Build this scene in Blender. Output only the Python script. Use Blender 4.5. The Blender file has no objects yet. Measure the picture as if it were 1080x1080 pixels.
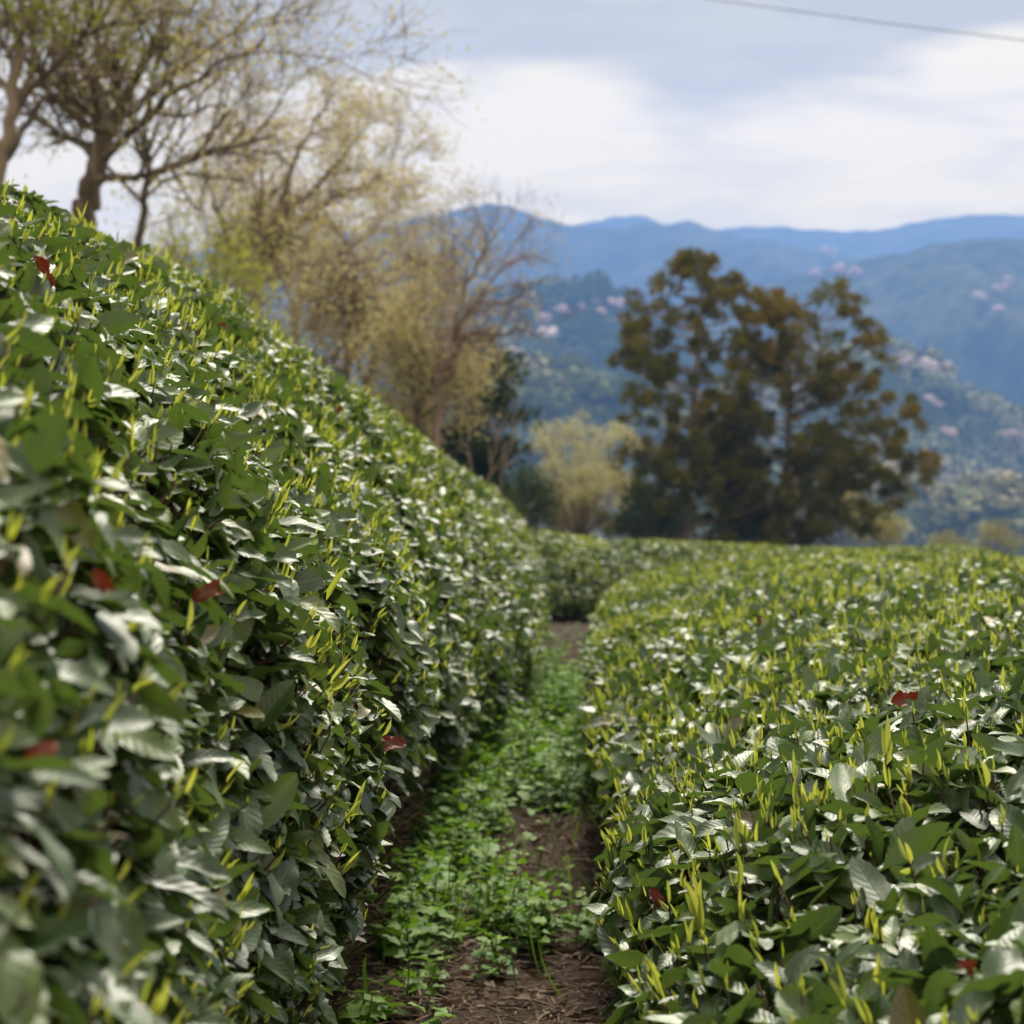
import bpy, math, random
import numpy as np
from mathutils import Vector

SC = bpy.context.scene
COL = SC.collection
rng = np.random.default_rng(7)
random.seed(7)
R = math.radians

# ------------------------------------------------------------------ camera
CAM = np.array([0.0, 0.0, 1.0])
FPX = 2166.0                      # focal length in pixels of the 1080 px photograph
PITCH = math.atan(60 / FPX)
cam_d = bpy.data.cameras.new('camera')
cam = bpy.data.objects.new('camera', cam_d)
COL.objects.link(cam)
cam.location = CAM
cam.rotation_euler = (math.pi / 2 - PITCH, 0, 0)
cam_d.sensor_width = 36
cam_d.lens = 36 * FPX / 1080
cam_d.clip_start = 0.05
cam_d.clip_end = 30000
cam_d.dof.use_dof = True
cam_d.dof.focus_distance = 2.7
cam_d.dof.aperture_fstop = 8.0
SC.camera = cam

# ------------------------------------------------------------------ sky, sun, exposure
SUN_EL, SUN_AZ = R(54), R(12)     # azimuth from +Y (the view), negative to the left
world = bpy.data.worlds.new('World')
SC.world = world
world.use_nodes = True


class NT:
    """tiny node-tree writer"""
    def __init__(self, tree):
        self.t = tree
        tree.nodes.clear()

    def n(self, typ, ins=None, **props):
        nd = self.t.nodes.new(typ)
        for k, v in props.items():
            setattr(nd, k, v)
        for k, v in (ins or {}).items():
            s = nd.inputs[k]
            if isinstance(v, bpy.types.NodeSocket):
                self.t.links.new(v, s)
            else:
                s.default_value = v
        return nd

    def m(self, op, a, b=None, c=None, clamp=False):
        ins = {0: a}
        if b is not None:
            ins[1] = b
        if c is not None:
            ins[2] = c
        return self.n('ShaderNodeMath', ins, operation=op, use_clamp=clamp).outputs[0]

    def sstep(self, x, lo, hi, a=0.0, b=1.0):
        return self.n('ShaderNodeMapRange', {0: x, 1: lo, 2: hi, 3: a, 4: b},
                      interpolation_type='SMOOTHSTEP').outputs[0]

    def mix(self, f, a, b, blend='MIX'):
        nd = self.n('ShaderNodeMix', data_type='RGBA', blend_type=blend)
        for idx, v in ((0, f), (6, a), (7, b)):
            if isinstance(v, bpy.types.NodeSocket):
                self.t.links.new(v, nd.inputs[idx])
            else:
                nd.inputs[idx].default_value = v if idx == 0 else (tuple(v) + (1,))[:4]
        return nd.outputs[2]

    def ramp(self, f, stops):
        nd = self.n('ShaderNodeValToRGB', {0: f})
        e = nd.color_ramp.elements
        while len(e) < len(stops):
            e.new(0.5)
        for el, (p, c) in zip(e, stops):
            el.position = p
            el.color = (tuple(c) + (1,))[:4]
        return nd.outputs[0]

    def noise(self, vec, scale, detail=4, rough=0.55):
        return self.n('ShaderNodeTexNoise', {'Vector': vec, 'Scale': scale, 'Detail': detail,
                                             'Roughness': rough}).outputs[0]


w = NT(world.node_tree)
sky = w.n('ShaderNodeTexSky', sky_type='NISHITA', sun_disc=False, sun_elevation=SUN_EL,
          sun_rotation=SUN_AZ, altitude=300)
skyc = w.n('ShaderNodeVectorMath', {0: sky.outputs[0], 1: (.1, .1, .1)}, operation='MULTIPLY').outputs[0]
tc = w.n('ShaderNodeTexCoord')
sep = w.n('ShaderNodeSeparateXYZ', {0: tc.outputs['Generated']})
dz = sep.outputs[2]
# cloud deck: direction stretched so that the banks lie flat near the horizon
vec = w.n('ShaderNodeMapping', {0: tc.outputs['Generated'], 'Location': (3.1, 1.7, .35), 'Scale': (7, 7, 24)}).outputs[0]
nz = w.noise(vec, 1.0, 6, 0.5)
vec2 = w.n('ShaderNodeMapping', {0: tc.outputs['Generated'], 'Location': (8.3, .2, .9), 'Scale': (2.5, 2.5, 11)}).outputs[0]
nz2 = w.noise(vec2, 1.0, 3, 0.5)
xw = w.m('MULTIPLY', w.m('ABSOLUTE', w.m('SUBTRACT', sep.outputs[0], 0.09)), -0.20)
lvl = w.m('ADD', w.m('ADD', dz, w.m('MULTIPLY', w.m('SUBTRACT', nz, .5), .15)), xw)
lvl = w.m('ADD', lvl, w.m('MULTIPLY', w.m('SUBTRACT', nz2, .5), .06))
grey = w.sstep(lvl, .148, .180)
top = w.sstep(dz, .35, .75)
grey = w.m('MULTIPLY', grey, w.m('SUBTRACT', 1.0, w.m('MULTIPLY', top, .5)))
vec3 = w.n('ShaderNodeMapping', {0: tc.outputs['Generated'], 'Location': (1.3, 5.2, 2.35), 'Scale': (13, 13, 60)}).outputs[0]
nz3 = w.noise(vec3, 1.0, 4, 0.55)
streak = w.m('MULTIPLY', w.sstep(w.m('ADD', w.m('MULTIPLY', nz, .45), w.m('MULTIPLY', nz3, .55)), .44, .62), .95)
grey = w.m('MULTIPLY', grey, w.m('SUBTRACT', 1.0, w.m('MULTIPLY', w.sstep(nz3, .42, .68), .26)))
white = w.mix(streak, (.55, .545, .385), (.43, .435, .335))
over = w.sstep(dz, .22, .45)
cl = w.mix(grey, white, w.mix(over, (.29, .302, .252), (.80, .74, .64)))
low = w.sstep(dz, -.02, .0)
gap = w.m('MULTIPLY', w.sstep(nz2, .50, .68), w.sstep(dz, .22, .45))
cl = w.mix(w.m('MULTIPLY', gap, .35), cl, skyc)
high = w.sstep(dz, .3, .7, 1.0, 1.2)
warm = w.sstep(dz, .05, .40, 1, 0)
cl = w.mix(warm, cl, w.mix(1.0, cl, (2.10, 1.64, 1.30), 'MULTIPLY'))
hz = w.sstep(dz, .10, .17, 1, 0)
cl = w.mix(hz, cl, w.mix(1.0, cl, (1.20, 1.14, .76), 'MULTIPLY'))
cl = w.n('ShaderNodeVectorMath', {0: cl, 'Scale': high}, operation='SCALE').outputs[0]
cl = w.mix(low, (.10, .11, .09), cl)
bg = w.n('ShaderNodeBackground', {0: cl, 1: 1.0})
w.n('ShaderNodeOutputWorld', {0: bg.outputs[0]})

sun_d = bpy.data.lights.new('sun', 'SUN')
sun_d.energy = 4.6
sun_d.angle = R(15)
sun_d.color = (1.0, .93, .80)
sun = bpy.data.objects.new('sun', sun_d)
COL.objects.link(sun)
sdir = Vector((math.sin(SUN_AZ) * math.cos(SUN_EL), math.cos(SUN_AZ) * math.cos(SUN_EL), math.sin(SUN_EL)))
sun.rotation_euler = sdir.to_track_quat('Z', 'Y').to_euler()

SC.view_settings.view_transform = 'Standard'
SC.view_settings.look = 'None'
SC.view_settings.gamma = 1
SC.view_settings.exposure = 0.80
cy = SC.cycles
cy.max_bounces = 7
cy.diffuse_bounces = 3
cy.glossy_bounces = 2
cy.transmission_bounces = 4
cy.volume_bounces = 1
cy.transparent_max_bounces = 4
cy.caustics_reflective = False
cy.caustics_refractive = False
cy.sample_clamp_indirect = 4
cy.use_denoising = True
try:
    cy.denoiser = 'OPENIMAGEDENOISE'
    cy.denoising_input_passes = 'RGB_ALBEDO_NORMAL'
except Exception:
    pass

# ------------------------------------------------------------------ frames of reference
_f = np.array([0, math.cos(PITCH), -math.sin(PITCH)])
_u = np.array([0, math.sin(PITCH), math.cos(PITCH)])


def P(px, py, D):
    """the point D metres ahead seen at pixel (px, py) of the photograph"""
    return CAM + D * (_f + np.array([1., 0, 0]) * (px - 540) / FPX + _u * (540 - py) / FPX)


hd = P(570, 575, 1) - CAM
hd /= np.linalg.norm(hd)
hr = np.array([hd[1], -hd[0], 0])
hr /= np.linalg.norm(hr)
hn = np.cross(hr, hd)


def H(u, w_, t):
    """hedge frame: u to the right, w_ up, t along the rows (all arrays)"""
    u, w_, t = np.broadcast_arrays(u, w_, t)
    return CAM + u[..., None] * hr + w_[..., None] * hn + t[..., None] * hd


# ------------------------------------------------------------------ value noise
_tab = np.random.default_rng(3).random((256, 256))


def vnoise(x, y):
    x, y = np.broadcast_arrays(np.asarray(x, float), np.asarray(y, float))
    xi, yi = np.floor(x).astype(int), np.floor(y).astype(int)
    fx, fy = x - xi, y - yi
    fx, fy = fx * fx * (3 - 2 * fx), fy * fy * (3 - 2 * fy)
    a, b = xi & 255, (xi + 1) & 255
    c, d = yi & 255, (yi + 1) & 255
    return (_tab[a, c] * (1 - fx) + _tab[b, c] * fx) * (1 - fy) + (_tab[a, d] * (1 - fx) + _tab[b, d] * fx) * fy - .5


def fbm(x, y, o=4):
    s, a = 0, 1.0
    for i in range(o):
        s = s + a * vnoise(x * 2 ** i + 17.3 * i, y * 2 ** i + 5.1 * i)
        a *= .5
    return s


def smooth(x, a, b):
    x = np.clip((x - a) / (b - a), 0, 1)
    return x * x * (3 - 2 * x)


# ------------------------------------------------------------------ mesh assembly
class Mesh:
    def __init__(self):
        self.v, self.q, self.c, self.nv = [], [], [], 0

    def add(self, v, q, c=None):
        v = np.asarray(v, float).reshape(-1, 3)
        q = np.asarray(q, int).reshape(-1, 4)
        self.v.append(v)
        self.q.append(q + self.nv)
        self.c.append(np.ones((len(v), 4)) * .5 if c is None else np.asarray(c, float).reshape(-1, 4))
        self.nv += len(v)

    def tube(self, pts, rad, sides=5, col=(.5, .5, .5, .5)):
        pts = np.asarray(pts, float)
        n = len(pts)
        rad = np.broadcast_to(np.asarray(rad, float), (n,))
        tg = np.gradient(pts, axis=0)
        tg /= np.linalg.norm(tg, axis=1)[:, None] + 1e-9
        ref = np.array([1., 0, 0]) if abs(tg[:, 0]).mean() < .7 else np.array([0, 1., 0])
        a = np.cross(tg, ref)
        a /= np.linalg.norm(a, axis=1)[:, None] + 1e-9
        b = np.cross(tg, a)
        th = np.arange(sides) * 2 * np.pi / sides
        ring = a[:, None] * np.cos(th)[None, :, None] + b[:, None] * np.sin(th)[None, :, None]
        v = pts[:, None] + ring * rad[:, None, None]
        i = np.arange(n - 1)[:, None] * sides
        j = np.arange(sides)[None]
        k = (j + 1) % sides
        q = np.stack([i + j, i + k, i + sides + k, i + sides + j], -1)
        self.add(v, q, np.tile(np.array(col, float), (n * sides, 1)))

    def build(self, name, mat, parent=None, smooth_=True, origin=None):
        v = np.concatenate(self.v)
        q = np.concatenate(self.q)
        c = np.concatenate(self.c)
        o0 = np.zeros(3)
        if origin is not None:
            o0 = np.asarray(origin, float)
        elif parent is not None:
            o0 = np.array(parent.location)
        v = v - o0
        me = bpy.data.meshes.new(name)
        me.vertices.add(len(v))
        me.vertices.foreach_set('co', v.astype(np.float32).ravel())
        me.loops.add(len(q) * 4)
        me.loops.foreach_set('vertex_index', q.astype(np.int32).ravel())
        me.polygons.add(len(q))
        me.polygons.foreach_set('loop_start', np.arange(0, len(q) * 4, 4, dtype=np.int32))
        me.polygons.foreach_set('use_smooth', np.full(len(q), smooth_))
        at = me.attributes.new('leaf', 'FLOAT_COLOR', 'POINT')
        at.data.foreach_set('color', c.astype(np.float32).ravel())
        me.update(calc_edges=True)
        if mat:
            me.materials.append(mat)
        o = bpy.data.objects.new(name, me)
        COL.objects.link(o)
        if parent is not None:
            o.parent = parent
        elif origin is not None:
            o.location = o0
        return o


def nrm(v):
    return v / (np.linalg.norm(v, axis=-1, keepdims=True) + 1e-9)


def leaves(M, pos, d, n, L, W, fold=.25, curl=.6, wave=.04, nu=6, nv=2, rnd=None, clump=None,
           serr=0.0, cut=None, shape=(.62, .8)):
    """N leaf blades as small grids. pos base, d base->tip, n upper face, L length, W full width."""
    N = len(pos)
    if N == 0:
        return
    ar = lambda x: np.broadcast_to(np.asarray(x, float), (N,))[:, None, None]
    if rnd is None:
        rnd = rng.random(N)
    if clump is None:
        clump = rng.random(N)
    T = nrm(d)
    Nn = nrm(n - (n * T).sum(1, keepdims=True) * T)
    X = np.cross(T, Nn)
    a = np.linspace(0, 1, nu + 1)
    b = np.linspace(-1, 1, nv + 1)
    A = np.broadcast_to(a[None, :, None], (N, nu + 1, nv + 1)).copy()
    if cut is not None:
        A *= ar(cut)
    B = np.broadcast_to(b[None, None, :], A.shape)
    prof = np.maximum(A, .004) ** shape[0] * np.maximum(1.0 - A, .0) ** shape[1]
    pk = shape[0] / (shape[0] + shape[1])
    prof = prof / (pk ** shape[0] * (1 - pk) ** shape[1]) + .02
    if serr:
        tooth = np.where(np.arange(nu + 1) % 2 == 0, -serr, serr)[None, :, None]
        prof = prof * (1 + tooth * (np.abs(B) > .99))
    x = B * prof * ar(W) / 2
    k = ar(curl) + 1e-4
    Lb = ar(L)
    ph = rng.random(N)[:, None, None] * 6.28
    asym = (rng.random(N) - .5)[:, None, None]
    yy = Lb * np.sin(k * A) / k
    zz = -Lb * (1 - np.cos(k * A)) / k
    up = np.abs(x) * ar(fold) * (1 + asym * B) + ar(wave) * Lb * np.sin(A * 11 + ph + B * 1.3) * B * B * np.minimum(prof, 1)
    # the blade's own frame turns with the curl
    ty, tz = np.cos(k * A), -np.sin(k * A)
    yy = yy - up * tz
    zz = zz + up * ty
    v = pos[:, None, None, :] + x[..., None] * X[:, None, None, :] + yy[..., None] * T[:, None, None, :] + zz[..., None] * Nn[:, None, None, :]
    col = np.stack(np.broadcast_arrays(ar(rnd), B * .5 + .5, A, ar(clump)), -1)
    m = (nu + 1) * (nv + 1)
    i = np.arange(nu)[:, None] * (nv + 1) + np.arange(nv)[None]
    q1 = np.stack([i, i + 1, i + nv + 2, i + nv + 1], -1).reshape(-1, 4)
    q = (np.arange(N)[:, None, None] * m + q1[None]).reshape(-1, 4)
    M.add(v, q, col)


def rand_unit(N):
    v = rng.normal(size=(N, 3))
    return nrm(v)


# ------------------------------------------------------------------ materials
def new_mat(name):
    m = bpy.data.materials.new(name)
    m.use_nodes = True
    return m, NT(m.node_tree)


def leaf_mat(name, stops, back, rough=.4, transl=.28, tcol=None, veins=True, spec=.5, clump_stops=None, bump=.35, spots=0.0):
    m, t = new_mat(name)
    at = t.n('ShaderNodeAttribute', attribute_name='leaf')
    s = t.n('ShaderNodeSeparateColor', {0: at.outputs['Color']})
    rnd, b01, a = s.outputs
    col = t.ramp(rnd, stops)
    if clump_stops:
        col = t.mix(.6, col, t.ramp(at.outputs['Alpha'], clump_stops))
    obj = t.n('ShaderNodeTexCoord').outputs['Object']
    rough_v = rough
    h = None
    B = t.m('MULTIPLY', t.m('ABSOLUTE', t.m('SUBTRACT', b01, .5)), 2)
    if veins:
        mid = t.sstep(B, .03, .10, 1, 0)
        fr = t.m('ABSOLUTE', t.m('SUBTRACT', t.m('FRACT', t.m('SUBTRACT', t.m('MULTIPLY', a, 8.0), t.m('MULTIPLY', B, 1.7))), .5))
        lat = t.sstep(fr, .40, .5)
        vein = t.m('MAXIMUM', mid, t.m('MULTIPLY', lat, .35))
        hue = t.noise(obj, 45, 3)
        col = t.mix(t.m('MULTIPLY', hue, .35), col, t.n('ShaderNodeHueSaturation', {'Color': col, 'Value': 1.6, 'Saturation': .9}).outputs[0])
        col = t.mix(t.m('MULTIPLY', vein, .42), col, (.13, .19, .06))
        fine = t.noise(obj, 260, 2)
        h = t.m('ADD', t.m('MULTIPLY', t.m('ABSOLUTE', fr), 1.0), t.m('MULTIPLY', fine, .35))
        h = t.m('SUBTRACT', h, t.m('MULTIPLY', mid, .6))
        rough_v = t.m('ADD', rough - .06, t.m('MULTIPLY', hue, .16))
    if spots:
        sp = t.noise(obj, 85, 2)
        near_edge = t.sstep(B, .2, 1.0, .0, .07)
        sm = t.sstep(t.m('ADD', sp, near_edge), .735, .77)
        col = t.mix(t.m('MULTIPLY', sm, spots), col, (.12, .045, .02))
    geo = t.n('ShaderNodeNewGeometry')
    bf = geo.outputs['Backfacing']
    col = t.mix(t.m('MULTIPLY', bf, .75), col, back)
    ins = {'Base Color': col, 'Roughness': t.m('ADD', t.m('MULTIPLY', bf, .2), rough_v), 'Specular IOR Level': spec}
    if h is not None:
        ins['Normal'] = t.n('ShaderNodeBump', {'Height': h, 'Strength': bump, 'Distance': .0026}).outputs[0]
    pr = t.n('ShaderNodeBsdfPrincipled', ins)
    tl = t.n('ShaderNodeBsdfTranslucent', {0: t.mix(.5, col, tcol or (.16, .26, .03))})
    mx = t.n('ShaderNodeMixShader', {0: transl, 1: pr.outputs[0], 2: tl.outputs[0]})
    t.n('ShaderNodeOutputMaterial', {0: mx.outputs[0]})
    return m


def bark_mat(name, c1, c2, scale=18, rough=.85):
    m, t = new_mat(name)
    obj = t.n('ShaderNodeTexCoord').outputs['Object']
    mp = t.n('ShaderNodeMapping', {0: obj, 'Scale': (1, 1, .3)}).outputs[0]
    nz = t.noise(mp, scale, 5, .65)
    at = t.n('ShaderNodeAttribute', attribute_name='leaf')
    r = t.n('ShaderNodeSeparateColor', {0: at.outputs['Color']}).outputs[0]
    col = t.mix(t.sstep(t.m('ADD', nz, t.m('MULTIPLY', t.m('SUBTRACT', r, .5), .4)), .35, .65), c1, c2)
    bp = t.n('ShaderNodeBump', {'Height': nz, 'Strength': .6, 'Distance': .01}).outputs[0]
    pr = t.n('ShaderNodeBsdfPrincipled', {'Base Color': col, 'Roughness': rough, 'Specular IOR Level': .25, 'Normal': bp})
    t.n('ShaderNodeOutputMaterial', {0: pr.outputs[0]})
    return m


M_tea = leaf_mat('tea_leaf', [(0, (.018, .043, .006)), (.35, (.031, .066, .008)), (.7, (.050, .091, .011)), (.9, (.075, .118, .015)), (.965, (.09, .12, .016)), (.985, (.15, .13, .022)), (1, (.075, .034, .014))],
                 (.055, .090, .024), rough=.46, transl=.25, spots=.85, spec=.75, bump=.20)
M_shoot = leaf_mat('young_shoot', [(0, (.14, .24, .03)), (.3, (.29, .38, .045)), (.6, (.46, .51, .07)), (1, (.62, .61, .11))],
                   (.34, .38, .09), rough=.42, transl=.42, tcol=(.56, .60, .04), veins=False, spec=.4)
M_weed = leaf_mat('weed_leaf', [(0, (.040, .105, .005)), (.6, (.09, .19, .007)), (1, (.19, .29, .018))],
                  (.07, .14, .02), rough=.55, transl=.35, tcol=(.20, .38, .01), spec=.35)
M_dead = leaf_mat('dead_leaf', [(0, (.06, .012, .008)), (.5, (.16, .018, .010)), (1, (.17, .055, .022))],
                  (.13, .05, .03), rough=.5, transl=.12, tcol=(.3, .03, .01), spec=.4)
M_twig = bark_mat('tea_twig', (.045, .028, .018), (.14, .095, .06), 60)
M_hull = bark_mat('hull_dark', (.006, .006, .004), (.022, .020, .011), 30)  # near-black, paints the shade seen through gaps in the leaves
M_straw = bark_mat('dry_straw', (.05, .032, .022), (.19, .135, .09), 40)

# ------------------------------------------------------------------ the ground
HEDGE_DROP = -hd[2] / hd[1]


def w_ground(u, t):
    base = -.85 + .0004 * np.minimum(t, 26) ** 2
    left = .55 * smooth(-u, .45, 1.7) + .16 * np.clip(-u - 1.5, 0, 22)
    right = -.10 * np.clip(u - 3.2, 0, 30)
    return base + left + right


def ground_z(x, y):
    x, y = np.asarray(x, float), np.asarray(y, float)
    t = y
    u = x - y * (hd[0] / hd[1])
    near = CAM[2] + w_ground(u, np.clip(t, 0, None)) - np.clip(t, -30, 75) * HEDGE_DROP
    far = -.30 * np.clip(t - 72, 0, 420) - .03 * np.clip(np.abs(x) - 30, 0, 500)
    z = np.maximum(near + far, -150) + fbm(x * .05, y * .05) * np.clip((np.hypot(x, y) - 25) / 40, 0, 1) * 1.5
    micro = smooth(-np.abs(u), -1.2, -.6) * smooth(-t, -24, -18)
    return z + micro * (fbm(x * 5, y * 5) * .035 + fbm(x * 30, y * 30, 3) * .014)


def axis_lines(lo, hi, fine_lo, fine_hi, step, grow):
    c = list(np.arange(fine_lo, fine_hi, step))
    s, p = step, fine_hi
    while p < hi:
        c.append(p)
        s *= grow
        p += s
    c.append(hi)
    s, p = step, fine_lo
    while True:
        s *= grow
        p -= s
        if p < lo:
            break
        c.insert(0, p)
    c.insert(0, lo)
    return np.array(c)


def grid_mesh(M, V, c=None):
    a, b = V.shape[:2]
    i = np.arange(a - 1)[:, None] * b + np.arange(b - 1)[None]
    q = np.stack([i, i + b, i + b + 1, i + 1], -1)
    M.add(V, q, c)


gx = axis_lines(-2600, 2600, -.75, .95, .025, 1.12)
gy = axis_lines(-300, 3800, 2.6, 12, .03, 1.10)
GX, GY = np.meshgrid(gx, gy, indexing='ij')
m, t = new_mat('ground')
geo = t.n('ShaderNodeNewGeometry')
pos = geo.outputs['Position']
sp = t.n('ShaderNodeSeparateXYZ', {0: pos})
n1 = t.noise(pos, 9, 5, .65)
n2 = t.noise(pos, 55, 4, .7)
soil = t.ramp(t.m('ADD', t.m('MULTIPLY', n1, .5), t.m('MULTIPLY', n2, .5)),
              [(.3, (.014, .008, .005)), (.5, (.032, .019, .012)), (.7, (.070, .045, .030))])
n3 = t.noise(pos, .6, 5, .6)
turf = t.ramp(n3, [(.3, (.035, .055, .015)), (.55, (.07, .085, .03)), (.8, (.11, .10, .05))])
far = t.noise(pos, .02, 5, .6)
wood = t.ramp(far, [(.3, (.018, .035, .014)), (.5, (.04, .06, .022)), (.75, (.10, .10, .045))])
fy = t.sstep(sp.outputs[1], 60, 140)
fx = t.sstep(t.m('ABSOLUTE', sp.outputs[0]), .7, 1.6)
near_far = t.m('MAXIMUM', fx, t.sstep(sp.outputs[1], 21, 26))
gc = t.mix(near_far, soil, turf)
gc = t.mix(fy, gc, wood)
bp = t.n('ShaderNodeBump', {'Height': t.m('ADD', n2, n1), 'Strength': .8, 'Distance': .01}).outputs[0]
pr = t.n('ShaderNodeBsdfPrincipled', {'Base Color': gc, 'Roughness': .95, 'Specular IOR Level': .15, 'Normal': bp})
t.n('ShaderNodeOutputMaterial', {0: pr.outputs[0]})
gm = Mesh()
grid_mesh(gm, np.stack([GX, GY, ground_z(GX, GY)], -1))
g = gm.build('ground', m)
g['kind'] = 'structure'

# ------------------------------------------------------------------ mountains
def mountain_mat(name, dark, mid, light, scale):
    m, t = new_mat(name)
    pos = t.n('ShaderNodeNewGeometry').outputs['Position']
    a = t.noise(pos, scale, 6, .62)
    b = t.noise(pos, scale * 9, 3, .6)
    f = t.m('ADD', t.m('MULTIPLY', a, .5), t.m('MULTIPLY', b, .5))
    col = t.ramp(f, [(.36, dark), (.5, mid), (.66, light)])
    pr = t.n('ShaderNodeBsdfPrincipled', {'Base Color': col, 'Roughness': 1, 'Specular IOR Level': .05})
    t.n('ShaderNodeOutputMaterial', {0: pr.outputs[0]})
    return m


class Mountain:
    """a ridge drawn from points (px, py) of its skyline, D metres away, with a real front and back slope"""
    def __init__(self, D, pts, run, rough=1.0, seed=0, base=-160):
        pts = sorted(pts)
        self.x = np.array([P(a, b, D)[0] for a, b in pts])
        self.z = np.array([P(a, b, D)[2] for a, b in pts]) + .0035 * D * (D > 2000)
        self.D, self.run, self.rough, self.seed, self.base = D, run, rough, seed, base

    def height(self, x, y):
        # the ridge line wanders in depth; spurs run down towards the viewer
        yr = self.D + fbm(x / (self.run * .8) + self.seed, 3.3 + self.seed) * self.run * .5
        q = (y - yr) / self.run
        ridge = np.interp(x, self.x, self.z)
        f = np.where(q < 0, np.clip(1 + q, 0, 1), np.clip(1 - q * .8, 0, 1))
        f = f * f * (3 - 2 * f) * .35 + f * .65
        s = self.run
        spur = fbm(x / (s * .22) + self.seed * 3.1, y / (s * .5) + self.seed, 5)
        z = self.base + (ridge - self.base) * f
        z = z + spur * (ridge - self.base) * .42 * np.clip(1 - np.abs(2 * f - 1), 0, 1) ** .7 * self.rough
        tex = self.run * .012
        return z + (fbm(x / (tex * 2.4), y / (tex * 2.4), 3)) * tex * self.rough * 1.0

    def build(self, name, mat, nx, ny):
        x = np.linspace(self.x[0], self.x[-1], nx)
        y = np.linspace(self.D - self.run * 1.3, self.D + self.run * .55, ny)
        X, Y = np.meshgrid(x, y, indexing='ij')
        mm = Mesh()
        grid_mesh(mm, np.stack([X, Y, self.height(X, Y)], -1)[:, ::-1][::-1, ::-1])
        o = mm.build(name, mat)
        o['kind'] = 'structure'
        return o

    def hit(self, px, py):
        """where the sight line through a pixel first meets the slope"""
        D = np.linspace(self.D - self.run * 1.2, self.D + self.run * .6, 900)
        pt = np.array([P(px, py, d) for d in D])
        h = self.height(pt[:, 0], pt[:, 1])
        k = np.argmax(h >= pt[:, 2])
        return np.array([pt[k, 0], pt[k, 1], h[k]]) if h[k] >= pt[k, 2] else None


M_far = mountain_mat('far_forest', (.010, .02, .012), (.028, .04, .02), (.10, .10, .055), .008)
M_midm = mountain_mat('mid_forest', (.006, .014, .008), (.03, .042, .018), (.10, .09, .05), .012)
M_near = mountain_mat('near_forest', (.012, .026, .010), (.05, .062, .022), (.17, .15, .065), .02)
mt_a = Mountain(3200, [(-500, 330), (100, 292), (250, 268), (380, 250), (480, 240), (600, 234), (628, 228), (650, 223), (685, 226), (715, 241), (740, 243), (775, 240), (830, 241), (855, 245), (910, 247), (940, 245), (970, 239), (1005, 233), (1030, 229), (1080, 231), (1180, 240), (1300, 230), (1700, 250)], 1000, .5, 1, base=-120)
mt_b = Mountain(2450, [(-500, 345), (100, 310), (300, 275), (430, 245), (490, 229), (520, 222), (545, 223), (575, 231), (600, 238), (650, 243), (690, 240), (735, 238), (765, 250), (800, 256), (860, 268), (905, 273), (960, 285), (1040, 310), (1120, 330), (1500, 380)], 900, .8, 5)
mt_c = Mountain(1850, [(400, 470), (560, 420), (640, 380), (700, 345), (780, 312), (840, 292), (880, 284), (930, 277), (965, 270), (1000, 267), (1040, 261), (1085, 260), (1180, 250), (1300, 262), (1700, 280)], 760, 1.0, 9)
mt_d = Mountain(1200, [(-400, 360), (200, 352), (400, 345), (480, 338), (540, 325), (590, 316), (640, 318), (690, 345), (740, 385), (800, 430), (900, 480), (1200, 560)], 500, .9, 13)
mt_e = Mountain(900, [(620, 520), (700, 470), (780, 410), (850, 379), (900, 370), (935, 371), (975, 378), (1005, 388), (1035, 408), (1080, 432), (1150, 460), (1300, 500), (1500, 520)], 420, .8, 17)
mt_f = Mountain(700, [(-300, 430), (300, 410), (450, 398), (520, 392), (570, 388), (620, 392), (670, 410), (730, 445), (800, 480), (900, 510), (1000, 530)], 300, .8, 21)
mt_g = Mountain(480, [(500, 560), (700, 545), (850, 520), (950, 508), (1020, 512), (1100, 520), (1300, 530)], 220, .8, 25)
mt_a.build('far_mountain', M_far, 420, 120)
mt_b.build('blue_mountain', M_midm, 420, 150)
mt_c.build('wooded_mountain', M_midm, 380, 150)
mt_d.build('wooded_hill', M_near, 300, 140)
mt_e.build('wooded_foothill', M_near, 260, 130)
mt_f.build('low_hill', M_near, 240, 110)
mt_g.build('valley_slope', M_near, 200, 90)


# crowns of the woods on the nearer hills, one lumpy ball of leaf sprays each
def blob_dirs(n):
    k = np.arange(n) + .5
    ph = np.arccos(1 - 2 * k / n)
    th = np.pi * (1 + 5 ** .5) * k
    return np.stack([np.cos(th) * np.sin(ph), np.sin(th) * np.sin(ph), np.cos(ph)], -1)


def crown_sprays(M, centres, radii, nspray, rnd, size=.55, flat=.8):
    """leafy crowns: sprays sit on lumpy shells round each centre"""
    K = len(centres)
    dirs = blob_dirs(nspray)[None] + rng.normal(scale=.25, size=(K, nspray, 3))
    dirs = nrm(dirs)
    dirs[..., 2] = np.where(dirs[..., 2] < -.35, -dirs[..., 2], dirs[..., 2])
    lump = .72 + .45 * rng.random((K, nspray, 1))
    p = centres[:, None] + dirs * lump * radii[:, None, None] * np.array([1, 1, flat])
    d = nrm(np.cross(dirs, rand_unit(K * nspray).reshape(K, nspray, 3)))
    nn = dirs + rng.normal(scale=.35, size=dirs.shape)
    Ls = (radii[:, None] * size * (.7 + .6 * rng.random((K, nspray)))).ravel()
    p = p.reshape(-1, 3)
    d = d.reshape(-1, 3)
    leaves(M, p - d * Ls[:, None] * .5, d, nn.reshape(-1, 3), Ls, Ls * .9, .1, .5, .05, 3, 2,
           rnd=np.clip(np.repeat(rnd, nspray) + rng.normal(scale=.06, size=K * nspray), 0, 1), shape=(.5, .5))


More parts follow.
